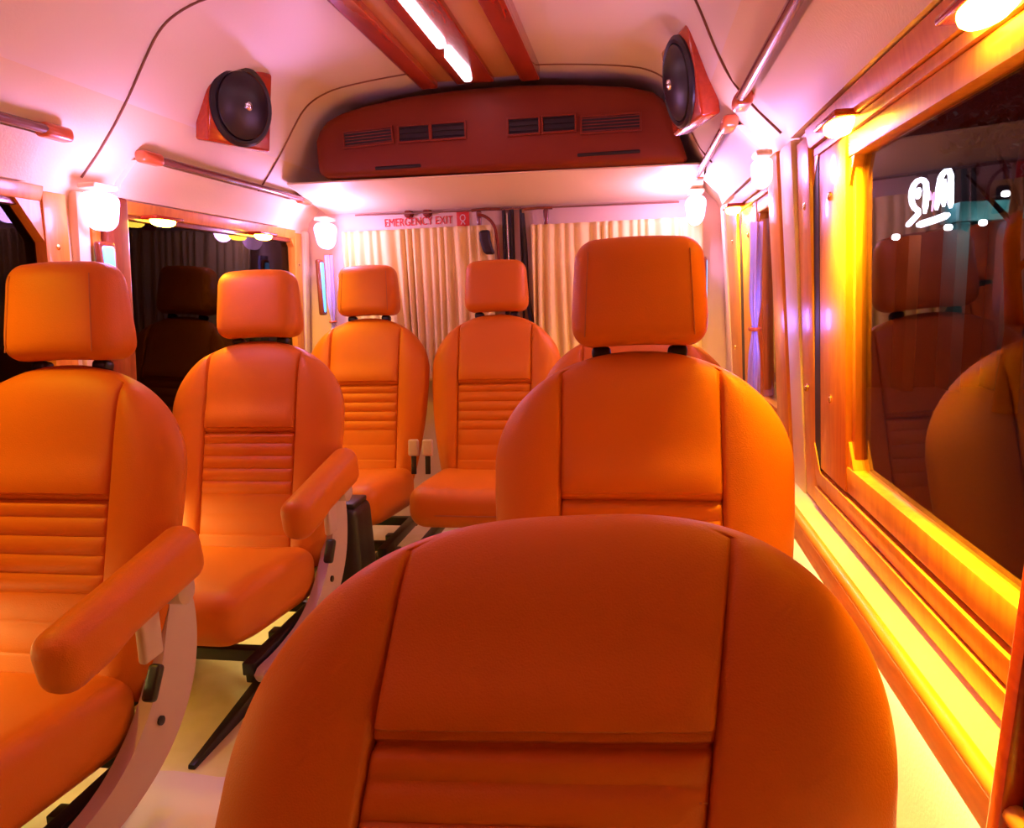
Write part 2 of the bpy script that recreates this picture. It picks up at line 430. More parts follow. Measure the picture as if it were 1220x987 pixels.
# small blue lamps low on the pillars
def blue_lamp(x, y, z, w, h, label):
    t = thing('pillar_night_lamp', label, 'lamp', (x, y, z), (0, 0, 0), 'blue pillar lamps')
    bm = bmesh.new(); rbox(bm, .022, w+.02, h+.02, .010, 2, 3); obj('housing', bm, 'darkwood', t)
    bm = bmesh.new(); rbox(bm, .030, w, h, .012, 2, 3, f=lambda x, y, z: (x, y*(1+z*2.5), z)); obj('lens', bm, 'blueled', t)
blue_lamp(WX(-1, 1.24, .045), 2.005, 1.235, .055, .095, 'blue glowing lamp on the left pillar below the pink one')
blue_lamp(-1.46, 3.36, 1.16, .04, .24, 'blue glowing lamp in the rear left corner beside the curtain')
blue_lamp(.30, 3.36, 1.12, .05, .20, 'blue glowing lamp in the rear right corner behind the headrest')
# pale gathered side curtains tied in the rear corners
def cloth(bm, x0, x1, y, z0, z1, amp, waves, nx=220, nz=28, pull=0, axis='x', taper=0):
    V = []
    for j in range(nz+1):
        t = j/nz; z = z1+(z0-z1)*t; row = []
        for i in range(nx+1):
            u = i/nx; px = x0+(x1-x0)*u
            px += taper*t*t*(u-.5)*(x1-x0)
            ph = 2*PI*waves*u+.9*math.sin(5*u+2*t)+2.2*math.sin(11*u+.8*t)+1.2*math.sin(29*u)
            off = amp*(.55+.45*t)*math.sin(ph)*(1+.35*math.sin(17*u+1))
            row.append((px, y-off, z) if axis == 'x' else (y-off, px, z))
        V.append([bm.verts.new(p) for p in row])
    for j in range(nz):
        for i in range(nx): bm.faces.new((V[j][i], V[j][i+1], V[j+1][i+1], V[j+1][i]))
def curtain(name, x0, x1, z0, z1, label, waves, taper=0, mt='curtain', y=3.42):
    bm = bmesh.new(); cloth(bm, x0, x1, y, z0, z1, .016, waves, taper=taper)
    o = obj(name, bm, mt); sm = o.modifiers.new('thick', 'SOLIDIFY'); sm.thickness = .003
    return tag(o, label, 'curtain')
curtain('curtain', -1.36, -.63, .70, 1.415, 'cream gathered curtain covering the left rear door window', 17, -.10)
curtain('curtain', -.455, .30, .70, 1.405, 'cream gathered curtain on the right rear door, behind the big headrest', 17)

def tied(x, y, z0, z1, label):
    bm = bmesh.new(); n = 30; m_ = 24; V = []
    for j in range(n+1):
        t = j/n; z = z1+(z0-z1)*t; w_ = .020*(1-.55*math.exp(-((t-.55)/.10)**2)); V.append([])
        for k in range(m_):
            a = 2*PI*k/m_; r_ = w_*(1+.28*math.sin(6*a+3*t)); V[-1].append(bm.verts.new((r_*math.cos(a)*.7, r_*math.sin(a)*1.4, z)))
    for A, B in zip(V, V[1:]):
        for k in range(m_): bm.faces.new((A[k], A[(k+1) % m_], B[(k+1) % m_], B[k]))
    bm.faces.new(V[0]); bm.faces.new(V[-1][::-1])
    t = thing('side_curtain', label, 'curtain', (x, y, 0), (0, 0, 0), 'bunched side curtains')
    obj('bunched_cloth', bm, 'violetcloth', t)
    bm = bmesh.new(); zt = z1+(z0-z1)*.55; tube(bm, [(.013*math.cos(a*PI/8), .022*math.sin(a*PI/8), zt) for a in range(16)], .006, 6, closed=True); obj('tie_band', bm, 'bracket', t)
tied(.335, 2.17, .74, 1.27, 'bunched lavender side curtain on the right pillar beside the far right window')
tied(-1.43, 3.40, .74, 1.31, 'bunched lavender side curtain in the rear left corner')

# ------------------------------------------------------------------ rear door details
# sloping cream shelf panel below the air conditioner
bm = bmesh.new()
P = [(-1.42, 3.0, 1.580), (.27, 3.0, 1.560), (.30, 3.46, 1.485), (-1.45, 3.46, 1.505)]
a = [bm.verts.new(p) for p in P]; b_ = [bm.verts.new((p[0], p[1], p[2]+.006)) for p in P]
bm.faces.new(a); bm.faces.new(b_[::-1])
for i in range(4): bm.faces.new((a[i], a[(i+1) % 4], b_[(i+1) % 4], b_[i]))
struct(obj('trim_9', bm, 'vinyl', smooth=False))
bm = bmesh.new(); tube(bm, [(-1.30+.1*k, 3.445, 1.492-.0012*k) for k in range(16)], .004, 8)
struct(obj('trim_10', bm, 'seam'))
def text_mesh(name, body, size, loc, rot, mt, parent=None, extr=.001, sx=1):
    cu = bpy.data.curves.new(name, 'FONT'); cu.body = body; cu.size = size; cu.extrude = extr; cu.align_x = 'LEFT'
    o = bpy.data.objects.new(name, cu); COL.objects.link(o)
    dg = bpy.context.evaluated_depsgraph_get(); me = bpy.data.meshes.new_from_object(o.evaluated_get(dg))
    bpy.data.objects.remove(o); me.materials.clear(); me.materials.append(M[mt])
    o = bpy.data.objects.new(name, me); COL.objects.link(o); o.location = loc; o.rotation_euler = rot; o.scale = (sx, 1, 1); o.parent = parent
    return o
t = text_mesh('exit_lettering', 'EMERGENCY EXIT', .052, (-1.17, YR-.003, 1.435), (PI/2, 0, 0), 'redprint', sx=.80)
tag(t, 'red EMERGENCY EXIT lettering above the left rear curtain', 'lettering')
e = thing('exit_emblem', 'small square red emblem beside the red lettering above the rear curtain', 'emblem', (-.785, YR-.004, 1.452))
bm = bmesh.new(); rbox(bm, .060, .006, .070, .0025, 1, 2); obj('plate', bm, 'redprint', e)
bm = bmesh.new(); tube(bm, [(.012*math.cos(a_/8*PI), -.0045, .006+.014*math.sin(a_/8*PI)) for a_ in range(16)], .0022, 6, closed=True)
tube(bm, [(0, -.0045, -.008), (-.010, -.0045, -.024)], .0022, 6); tube(bm, [(0, -.0045, -.008), (.010, -.0045, -.024)], .0022, 6)
obj('mark', bm, 'ceilvinyl', e)
for x, lb in ((-1.045, 'dark round rubber stopper above the exit lettering, left one of the pair'), (-.955, 'dark round rubber stopper above the exit lettering, right one of the pair')):
    k = thing('rear_stopper', lb, 'stopper', (x, YR, 1.488), (PI/2, 0, 0), 'stoppers above the exit lettering')
    bm = bmesh.new(); lathe(bm, [(.008, 0), (.008, .012), (.017, .016), (.019, .024), (.014, .031), (0, .033)], 20); obj('grip', bm, 'leather_dark', k)
    bm = bmesh.new(); lathe(bm, [(.022, 0), (.022, .003), (0, .0035)], 20); obj('flange', bm, 'leather_dark', k)
# door seals: vertical black rubbers where the two rear doors meet
d = thing('rear_door_seal', 'black vertical rubber seals where the two rear doors meet', 'door seal', (-.545, YR, .3))
for x, w in ((-.045, .011), (-.008, .020), (.035, .008)):
    bm = bmesh.new(); rbox(bm, w, .03, 1.19, min(w, .03)/2.2, 3, 3); o = obj('seal_strip', bm, 'rubber', d); o.location = (x, -.018, .595)
bm = bmesh.new(); rbox(bm, .012, .012, 1.17, .005, 3, 2); o = obj('chrome_bead', bm, 'chrome', d); o.location = (-.028, -.02, .585)
bm = bmesh.new(); tube(bm, [(.045+.035*t_/10*(1+.3*math.sin(t_)), -.045, 1.16-.07*t_) for t_ in range(12)], .011, 8); obj('loose_cable', bm, 'rubber', d)
# curtain rod brackets over the door gap
def rod(x0, x1, z, label):
    t = thing('curtain_rod', label, 'curtain rod', (x0, 3.44, z))
    bm = bmesh.new(); tube(bm, [(0, 0, 0), ((x1-x0)/2, 0, .003), (x1-x0, 0, 0)], .007, 8); obj('bar', bm, 'darkwood', t)
    bm = bmesh.new(); rbox(bm, .022, .02, .07, .007, 2, 3, f=lambda x, y, z: (x*(1+4*z), y, z)); o = obj('hook', bm, 'rail', t); o.location = (.035 if x0 < -.6 else (x1-x0)-.03, -.005, -.04)
rod(-.735, -.60, 1.485, 'dark curtain rod end with a hook, left of the rear door seals')
rod(-.49, -.36, 1.478, 'dark curtain rod end with a hook, right of the rear door seals')
h = thing('door_strap', 'curved brown strap arching beside the rear door seals', 'strap', (-.70, 3.40, 1.46))
bm = bmesh.new(); tube(bm, [(.085*math.sin(a_*PI/24)+0, 0, -.10+.10*math.cos(a_*PI/24)) for a_ in range(13)]+[(.09, 0, -.14), (.092, 0, -.25)], .007, 8); obj('band', bm, 'leather_dark', h)
bm = bmesh.new(); rbox(bm, .05, .03, .11, .014, 3, 4, f=lambda x, y, z: (x+z*z*3-z*.2, y, z)); o = obj('latch_cover', bm, 'rubber', h); o.location = (.035, -.01, -.125)

# ------------------------------------------------------------------ air conditioner
ac = thing('air_conditioner', 'rust leatherette roof air conditioner with vents above the rear doors', 'air conditioner', (0, 0, 0))
kx = 2.97/3.1
top = [(-1.335, 1.69), (-1.335, 1.76), (-1.318, 1.80), (-1.28, 1.84), (-1.21, 1.87), (-1.10, 1.893), (-.93, 1.914), (-.70, 1.925), (-.45, 1.925), (-.2, 1.908), (0, 1.882), (.08, 1.86), (.12, 1.83), (.145, 1.79), (.17, 1.72), (.195, 1.66)]
bot = [(.215, 1.597), (.205, 1.583), (.15, 1.580), (-.2, 1.585), (-.6, 1.592), (-1.0, 1.60), (-1.22, 1.602), (-1.30, 1.607), (-1.33, 1.63)]
def adj(p): return (p[0]*kx, 1.1+(p[1]-1.1)*.962 if True else p[1])
out_ = [(u*kx, 1.1+(v-1.1)*.958+.008) for u, v in top+bot]
cx_ = sum(p[0] for p in out_)/len(out_); cz_ = sum(p[1] for p in out_)/len(out_)
bm = bmesh.new()
def ring(y, sc): return [bm.verts.new((cx_+(u-cx_)*sc[0], y, cz_+(v-cz_)*sc[1])) for u, v in out_]
Rg = [ring(y, s_) for y, s_ in ((3.30, (1.0, 1.0)), (3.02, (1.0, 1.0)), (3.0, (.997, .985)), (2.985, (.985, .95)), (2.976, (.965, .88)), (2.972, (.93, .78)), (2.970, (.6, .4)))]
for A, B in zip(Rg, Rg[1:]):
    for k in range(len(A)): bm.faces.new((A[k], A[(k+1) % len(A)], B[(k+1) % len(A)], B[k]))
bm.faces.new(Rg[0]); bm.faces.new(Rg[-1][::-1])
obj('casing', bm, 'leather_dark', ac)
def PX(u): return u*kx
vent_specs = [(-1.195, -.985, 1.765, 0), (-.955, -.825, 1.768, 1), (-.815, -.675, 1.768, 1), (-.495, -.37, 1.765, 1), (-.355, -.225, 1.765, 1), (-.20, .03, 1.752, 0)]
for a0, a1, zc, deep in vent_specs:
    xa, xb = PX(a0), PX(a1); z = 1.1+(zc-1.1)*.958; w_ = xb-xa; hh = .058
    bm = bmesh.new()
    for (u0, u1, v0, v1) in ((-w_/2-.006, w_/2+.006, hh/2-.002, hh/2+.006), (-w_/2-.006, w_/2+.006, -hh/2-.006, -hh/2+.002), (-w_/2-.006, -w_/2+.002, -hh/2, hh/2), (w_/2-.002, w_/2+.006, -hh/2, hh/2)):
        box(bm, u0, u1, -.008, .006, v0, v1, .002)
    tilt = .04 if a0 < -1.1 else 0
    v = obj('vent_frame', bm, 'leather_dark', ac, loc=((xa+xb)/2, 2.968, z)); v.rotation_euler = (0, -tilt, 0)
    bm = bmesh.new(); box(bm, -w_/2, w_/2, -.001, .003, -hh/2, hh/2); obj('vent_opening', bm, 'rubber', v, smooth=False)
    bm = bmesh.new(); nsl = 3 if deep else 5
    for k in range(nsl):
        zz = -hh/2+hh*(k+.5)/nsl
        hexa(bm, [(-w_/2, -.004, zz-.002), (w_/2, -.004, zz-.002), (w_/2, .000, zz+.001), (-w_/2, .000, zz+.001), (-w_/2, -.005, zz), (w_/2, -.005, zz), (w_/2, -.001, zz+.003), (-w_/2, -.001, zz+.003)])
    obj('louvre', bm, 'rubber' if deep else 'rail', v, smooth=False)
for a0, a1, zc in ((-1.07, -.87, 1.640), (-.22, .03, 1.640)):
    bm = bmesh.new(); rbox(bm, (a1-a0)*kx, .012, .014, .005, 4, 2); obj('bottom_slot', bm, 'rubber', ac, loc=(PX((a0+a1)/2), 2.974, 1.1+(zc-1.1)*.958))

# ------------------------------------------------------------------ ceiling console with tubes
cc = thing('ceiling_console', 'glossy red wood and gold light console running along the ceiling', 'ceiling light', (0, 0, 0))
def cbox(name, x0, x1, z0, mt, y0=-.6, y1=2.93, bev=.006):
    bm = bmesh.new(); box(bm, x0, x1, y0, y1, z0, 1.95, bev); return obj(name, bm, mt, cc)
cbox('gold_panel', -.80, -.345, 1.912, 'gold')
cbox('side_rail', -.805, -.735, 1.888, 'redwood', bev=.012)
cbox('side_rail', -.415, -.340, 1.888, 'redwood', bev=.012)
cbox('centre_panel', -.665, -.515, 1.896, 'redwood', bev=.010)
for y0, y1 in ((-.2, .55), (.65, 1.35), (1.45, 1.95), (2.03, 2.47), (2.56, 2.86)):
    bm = bmesh.new(); rbox(bm, .034, y1-y0, .024, .0115, 4, 4)
    t = obj('light_tube', bm, 'whiteled', cc, loc=(-.603, (y0+y1)/2, 1.895))

# ------------------------------------------------------------------ speakers
def speaker(s, y, z, label):
    wx_ = WX(s, z); tilt = math.atan2(.09, .20)
    t = thing('wall_speaker', label, 'speaker', (wx_-s*.030, y, z), (0, 0, 0), 'cove speakers')
    nz = Vector((-s*math.cos(.33 if s < 0 else .24), -math.sin(.33 if s < 0 else .24), -.16)).normalized(); ux = Vector((0, 0, 1)); ux = (ux-nz*ux.dot(nz)).normalized(); vy = nz.cross(ux)
    t.rotation_euler = Matrix((ux, vy, nz)).transposed().to_euler()      # local +Z looks into the cabin
    bm = bmesh.new(); rbox(bm, .255, .265, .06, .010, 2, 3); obj('baffle', bm, 'redwood', t)
    bm = bmesh.new(); lathe(bm, [(.128, .024), (.128, .036), (.118, .044), (.108, .040)], 40); obj('bezel', bm, 'black', t)
    bm = bmesh.new(); lathe(bm, [(.110, .030), (.104, .043), (.085, .052), (.045, .060), (0, .063)], 40); obj('grille', bm, 'mesh', t)
    bm = bmesh.new(); lathe(bm, [(.016, .060), (.014, .067), (.006, .070), (0, .0705)], 16); obj('emblem', bm, 'chrome', t)
speaker(-1, 2.40, 1.745, 'black round speaker on a red wooden baffle in the left cove')
speaker(1, 2.36, 1.70, 'black round speaker on a red wooden baffle in the right cove')

# ------------------------------------------------------------------ grab rails
def grab_rail(s, y0, y1, z, label, ends):
    t = thing('grab_rail', label, 'rail', (WX(s, z, .035), 0, z), (0, 0, 0), 'brown grab rails')
    bm = bmesh.new(); N_ = 14
    tube(bm, [(0, y0+(y1-y0)*k/N_, 0) for k in range(N_+1)], .012, 12); obj('bar', bm, 'rail', t)
    for e in ends:
        bm = bmesh.new(); rbox(bm, .045, .10, .035, .014, 2, 4, f=lambda x, y, z_: (x*(1-.9*abs(y)*2), y, z_*(1+y*y*20)))
        o = obj('end_bracket', bm, 'bracket', t, loc=(s*.008, e, 0))
grab_rail(-1, -.3, 1.78, 1.545, 'brown grab rail above the nearest left window', (1.76,))
grab_rail(-1, 2.13, 3.22, 1.545, 'brown grab rail above the second left window', (2.14, 3.22))
grab_rail(1, -.3, 1.98, 1.545, 'brown grab rail above the nearest right window', (1.97,))
grab_rail(1, 2.22, 3.20, 1.545, 'brown grab rail above the far right window', (2.23, 3.2))

# panel seams and header panels
def seam(n, y, s, zmax=1.93):
    bm = bmesh.new(); pts = []
    P = [(WX(s, z), z) for _, z in HALF if z > 1.41]; P = smoothp(P, 2)
    pts = [(x-s*.002, y+.06*max(0, (z-1.85)), z-.001) for x, z in P]
    tube(bm, pts, .0035, 6); struct(obj('trim_%d' % n, bm, 'seam'))
seam(11, 1.96, -1); seam(12, 2.86, -1); seam(13, 2.0, 1); seam(14, 2.9, 1)
for n, s, y0, y1 in ((15, -1, -.5, 1.75), (16, -1, 2.10, 3.15), (17, 1, -.5, 1.86), (18, 1, 2.2, 3.2)):
    bm = bmesh.new(); wall_band(bm, s, y0, y1, 1.43, 1.535, .0, .022)
    struct(obj('trim_%d' % n, bm, 'vinyl'))

# ------------------------------------------------------------------ amber window head lamps
def head_lamp(s, y, z, label, d=.040, sc=1.0):
    t = thing('window_lamp', label, 'lamp', (WX(s, z, d), y, z), (0, 0, 0), 'amber window head lamps')
    bm = bmesh.new(); rbox(bm, .06*sc, .15*sc, .012, .005, 2, 2); obj('base', bm, 'redwood', t, loc=(0, 0, .012))
    bm = dome_mesh(.026*sc, .060*sc, .022*sc); o = obj('lens', bm, 'amber', t); o.rotation_euler = (PI, 0, 0); o.location = (0, 0, .008)
head_lamp(-1, 2.30, 1.372, 'amber oval lamp at the head of the second left window, nearer one')
head_lamp(-1, 2.98, 1.372, 'amber oval lamp at the head of the second left window, farther one')
head_lamp(1, 1.48, 1.376, 'amber oval lamp over the pillar end of the nearest right window', d=.020)
head_lamp(1, .90, 1.378, 'amber oval lamp in the top right, nearest the camera', d=.020)
head_lamp(1, 2.80, 1.365, 'amber oval lamp at the head of the far right window')

# ------------------------------------------------------------------ seats
def backrest_bm(H, hg, W, sx, Hs, Wb, rib=.04, nrib=5, groove=.006, tf=.055, tb=.055, fine=1, pw=.98):
    """local: x across, y depth (front = -y), z along the back. hg: height of the big groove"""
    bm = bmesh.new(); rows = []
    hs = []; h_ = 0
    grooves = [hg-rib*k for k in range(nrib+1)]; h2 = grooves[-1]-.065
    soft = []
    while h2 > .04: soft.append(h2); h2 -= .065
    step = .004/fine
    nlow = int((H-Hs)/step); hs = [(H-Hs)*k/nlow for k in range(nlow+1)]
    nt_ = int(70*fine); phis = [PI/2*k/nt_ for k in range(1, nt_)]
    info = [(h, None) for h in hs]+[(H-Hs+Hs*math.sin(p_), p_) for p_ in phis]
    def width(h, p_):
        if p_ is not None: return W*math.cos(p_)**pw
        t = h/(H-Hs); return Wb+(W-Wb)*(1-(1-t)**2.0)
    def thick(h, p_):
        low = min(1, .55+h/.10) if h < .05 else 1
        if p_ is None: return low
        return (1-math.sin(p_)**7)**.5
    for h, p_ in info:
        w = width(h, p_); tk = thick(h, p_); S = min(sx, w*.86)
        sw = max(0, min(1, (w-sx)/.05))
        cen = [(S-.013)*k/12 if S > .02 else S*.4*k/12 for k in range(12)]
        dd = [-.011, -.007, -.0045, -.0025, -.001, .001, .0025, .0045, .007, .011]
        sc_ = min(1, (w-S)/.02, S/.02)
        seam_ = [S+d_*sc_ for d_ in dd]
        o0 = S+.013*sc_; outc = [o0+(w-o0)*math.sin(PI/2*k/18) for k in range(19)]
        half = cen+seam_+outc
        xs = [-x for x in half[::-1]]+half[1:]
        fr_ = []
        for x in xs:
            u = min(1, abs(x)/w) if w > 1e-6 else 0
            sup = (1-u**3.2)**(1/2.4)
            d_ = tf*sup
            ax = abs(x)
            if ax > S and w > sx:
                q = (ax-S)/(w-S); d_ += .020*math.sin(PI*min(1, q*.95+.05))**.8*tk*sw*(1 if p_ is None else math.cos(p_)**.5)
            d_ -= groove*sw*math.exp(-((ax-S)/.0032)**2)
            if ax < S:
                edge = min(1, (S-ax)/.018); edge = edge**.6
                if h <= hg+.012:
                    gg = 0
                    # deep overlapped groove
                    gg += .011*math.exp(-((h-(hg-.004))/.0055)**2)
                    for k in range(nrib):
                        a, b_ = grooves[k+1], grooves[k]
                        if a <= h < b_:
                            q = (h-a)/(b_-a); gg -= .0085*math.sin(PI*q)**.6*edge; gg += .004
                    lo = [grooves[-1]]+soft
                    for a, b_ in zip(lo[1:], lo):
                        if a <= h < b_:
                            q = (h-a)/(b_-a); gg -= .004*math.sin(PI*q)**.5*edge; gg += .003
                    d_ -= gg
                else:
                    q = (h-hg)/(H-hg); d_ += .014*math.exp(-((h-hg-.03)/.05)**2)*edge + .006*math.sin(PI*q)*edge
            fr_.append((x, -d_*tk))
        bk = []
        nb = 26
        for k in range(1, nb):
            x = w*math.cos(PI*k/nb); u = abs(x)/w; bk.append((x, tb*tk*(1-u**3)**(1/2.2)))
        rows.append([bm.verts.new((x, y, h)) for x, y in fr_+bk])
    n = len(rows[0])
    for A, B in zip(rows, rows[1:]):
        for k in range(n): bm.faces.new((A[k], A[(k+1) % n], B[(k+1) % n], B[k]))
    bm.faces.new(rows[0][::-1]); bm.faces.new(rows[-1])
    return bm
def seat(label, loc, recline=16, H=.73, hg=.425, W=.300, sx=.158, Hs=.24, Wb=.24, head=True, arm=None, shield=None, group='cabin seats', zrot=0, roll=0, fine=1, zc=0, stitch=False, ped=True, pw=.98, foot=.70, shear=0):
    t = thing('passenger_seat', label, 'seat', loc, (0, 0, zrot), group)
    a = math.radians(recline)
    # the root sits on the floor under the groove; back pivots at (0, yb, zb)
    yb, zb = -.115+.055, .27+zc
    back = obj('backrest', backrest_bm(H, hg, W, sx, Hs, Wb, fine=fine, pw=pw), 'leather', t)
    if shear:
        for v in back.data.vertices: v.co.x += shear*(v.co.z-hg)
    back.location = (0, yb, zb); back.rotation_euler = (-a, roll, 0)
    if stitch:
        bm = bmesh.new()
        for k in range(66):
            x = -sx+.014+(2*sx-.028)*k/65
            tube(bm, [(x-.0014, -.0545, hg-.0535), (x+.0014, -.0545, hg-.0535)], .0008, 5)
        obj('stitching', bm, 'stitch', back)
    if head:
        bm = bmesh.new()
        rbox(bm, .270, .130, .220, .042, 6, 5, f=lambda x, y, z: (x*(1-.45*z-(.9*max(0, -z-.05)))*(1-.9*max(0, y)), y*(1-2.0*z)-.010*math.cos(x/.14*PI/2), z+.006*math.cos(x/.136*PI/2)))
        hr = obj('headrest', bm, 'leather', back, loc=(0, -.018, H+.117)); hr.rotation_euler = (a*.8, 0, 0)
        for s in (-1, 1):     # side welt lines of the headrest
            bm = bmesh.new(); pts = [(s*(.104*(1-.45*z_)), -.0645*(1-2.0*z_)-.0035, z_) for z_ in [-.085+.17*k/12 for k in range(13)]]
            tube(bm, pts, .0014, 6); obj('welt', bm, 'stitch', hr)
        for s in (-1, 1):
            bm = bmesh.new(); rbox(bm, .040, .034, .026, .010, 1, 3); obj('post_sleeve', bm, 'black', back, loc=(s*.078, 0, H-.002))
            bm = bmesh.new(); tube(bm, [(0, 0, -.03), (0, 0, .05)], .006, 10); obj('headrest_post', bm, 'chrome', back, loc=(s*.078, 0, H))
    # cushion
    def cf(x, y, z):
        top = min(1, max(0, (z/.085+1)/2)); q = min(1, max(0, (-y-.06)/.20)); q = q*q
        return (x*(1+.02*math.sin(y*5)), y, z+.014*top*(abs(x)/.23)**3-.014*top*q+.035*(1-top)*q)
    bm = bmesh.new(); rbox(bm, .47, .52, .17, .062, 8, 6, f=cf)
    for v in bm.verts:         # seam grooves on the cushion top
        if v.co.z > .04: v.co.z -= .006*math.exp(-((abs(v.co.x)-.150)/.010)**2)
    c = obj('cushion', bm, 'leather', t, loc=(0, -.315, .275+zc)); c.rotation_euler = (math.radians(-5), 0, 0)
    bm = bmesh.new(); tube(bm, [(x_, -.262+.03*(abs(x_)/.22)**3, -.012) for x_ in [-.18+.36*k/16 for k in range(17)]], .003, 6); obj('cushion_welt', bm, 'stitch', c)
    if arm:
        s = arm
        bm = bmesh.new()
        rbox(bm, .085, .43, .115, .040, 5, 5, f=lambda x, y, z: (x, y, z*(1+.5*y)+(-.012 if z < 0 else 0)*(y < -.1)))
        o = obj('armrest', bm, 'leather', t, loc=(s*.320, -.175, .550)); o.rotation_euler = (math.radians(9), 0, 0)
        bm = bmesh.new()
        mt_ = Matrix.Rotation(s*PI/2, 4, 'Y'); lathe(bm, [(.030, -.035), (.030, .03), (.02, .036), (0, .036)], 20, mt_)
        obj('armrest_pivot', bm, 'shield', t, loc=(s*.30, -.01, .50))
        bm = bmesh.new(); rbox(bm, .02, .06, .10, .008, 2, 3); obj('armrest_bracket', bm, 'shield', t, loc=(s*.312, -.12, .45))
    if shield:
        s = shield
        poly = [(.06, .50), (.085, .44), (.085, .36), (.06, .27), (0, .19), (-.09, .13), (-.22, .095), (-.40, .09), (-.50, .115), (-.53, .15), (-.50, .16), (-.40, .155), (-.26, .17), (-.17, .21), (-.10, .27), (-.05, .34), (-.02, .42), (.01, .49), (.035, .51)]
        bm = bmesh.new(); prism(bm, smooth_closed(poly), lambda u, v, d: (s*d, u, v), .247, .280, .006)
        sh = obj('side_shield', bm, 'shield', t)
        bm = bmesh.new(); rbox(bm, .03, .075, .022, .009, 2, 3, mtx=Matrix.Rotation(math.radians(58), 4, 'X')); obj('recline_handle', bm, 'black', sh, loc=(s*.293, -.10, .335))
        bm = bmesh.new(); lathe(bm, [(.010, -.004), (.010, .004), (0, .005)], 14, Matrix.Rotation(s*PI/2, 4, 'Y')); obj('plug', bm, 'black', sh, loc=(s*.281, -.075, .235))
    if ped:
        bm = bmesh.new()
        box(bm, -.24, .24, -.42, -.385, .13, .165, .004); box(bm, -.24, .24, -.10, -.065, .13, .165, .004)
        for x in (-.24, .205): box(bm, x, x+.035, -.50, .0, .135, .17, .004)
        obj('seat_rail', bm, 'steel', t)
        for x in (-.17, .17):
            bm = bmesh.new(); box(bm, x-.018, x+.018, -.26, -.22, .02, .14, .004)
            hexa(bm, [(x-.010, -foot, .0), (x+.010, -foot, .0), (x+.018, -.22, .0), (x-.018, -.22, .0), (x-.008, -foot, .012), (x+.008, -foot, .012), (x+.018, -.22, .06), (x-.018, -.22, .06)], .003)
            box(bm, x-.055, x+.03, -.34, -.20, .02, .075, .006)
            hexa(bm, [(x-.018, -.26, .0), (x+.018, -.26, .0), (x+.018, -.06, .0), (x-.018, -.06, .0), (x-.018, -.26, .05), (x+.018, -.26, .05), (x+.018, -.06, .018), (x-.018, -.06, .018)], .003)
            obj('leg', bm, 'steel', t)
    return t
def smooth_closed(p, it=2):
    for _ in range(it):
        q = []
        for a, b_ in zip(p, p[1:]+p[:1]): q += [(a[0]*.75+b_[0]*.25, a[1]*.75+b_[1]*.25), (a[0]*.25+b_[0]*.75, a[1]*.25+b_[1]*.75)]
        p = q
    return p
seat('tan leather seat without headrest, largest in the foreground', (-.080, .65, 0), recline=22, H=.70, hg=.455, W=.376, sx=.186, Hs=.30, Wb=.370, zc=-.085, pw=.74, shear=.18, head=False, group=None, fine=1.6, stitch=True, roll=math.radians(-3.5))
sr2 = seat('tan leather seat beside the right window, directly behind the foreground seat', (.01, 1.42, 0))
dup(sr2, (.0, 2.22, 0), 'tan leather seat mostly hidden behind the big right headrest')
sl = seat('tan leather seat with raised side armrest at the left edge, nearest on the left', (-1.275, 1.37, 0), arm=1, shield=1)
dup(sl, (-1.225, 2.16, 0), 'tan leather seat with aisle armrest, second on the left by the dark window')
rl = seat('tan leather seat in the rear left corner under the pink lamp', (-1.165, 3.04, 0), zc=.04, W=.282, Wb=.22, foot=.45)
rc = dup(rl, (-.585, 3.04, 0), 'tan leather seat in the middle of the rear row before the door gap')

# ------------------------------------------------------------------ floor things
bm = bmesh.new(); rbox(bm, .12, .18, .40, .03, 3, 4, f=lambda x, y, z: (x*(1-.5*z), y*(1-.4*z), z))
bx_ = thing('storage_box', 'black plastic box standing on the floor behind the second left seat', 'box', (-.985, 2.36, 0))
obj('body', bm, 'black', bx_, loc=(0, 0, .20)); bm = bmesh.new(); rbox(bm, .09, .13, .02, .008, 2, 2); obj('lid', bm, 'black', bx_, loc=(0, 0, .405))
def buckle(x, y, label):
    t = thing('seat_belt_buckle', label, 'buckle', (x, y, .40), (math.radians(-8), 0, 0), 'rear seat belt buckles')
    bm = bmesh.new(); rbox(bm, .045, .022, .07, .009, 2, 3); obj('housing', bm, 'shield', t, loc=(0, 0, .085))
    bm = bmesh.new(); rbox(bm, .022, .008, .09, .003, 2, 2); obj('stalk', bm, 'black', t, loc=(0, 0, .02))
buckle(-.905, 2.88, 'seat belt buckle beside the rear left cushion')
buckle(-.845, 2.88, 'seat belt buckle beside the rear middle cushion')
bm = bmesh.new(); rbox(bm, .34, .62, .012, .005, 6, 2, f=lambda x, y, z: (x, y, z+.004*math.sin(x*30)*math.sin(y*14)))
tag(obj('floor_mat', bm, 'mat', loc=(-1.02, 1.12, .010)), 'pale crumpled floor mat in the aisle between the left seats and foreground seat', 'mat')
# cab partition post at the right edge
pp = thing('partition_post', 'dark wooden partition post at the right edge of the view', 'post', (.409, .75, 0))
bm = bmesh.new()
P = []
hexa(bm, [(-.080, -.012, .0), (.0, -.012, .0), (.0, .012, .0), (-.080, .012, .0), (-.024, -.012, 1.02), (.01, -.012, 1.02), (.01, .012, 1.02), (-.024, .012, 1.02)], .005)
obj('board', bm, 'redwood', pp)
bm = bmesh.new(); box(bm, -.030, .01, -.045, -.013, 0, 1.0, .004); obj('edge_seal', bm, 'rubber', pp)

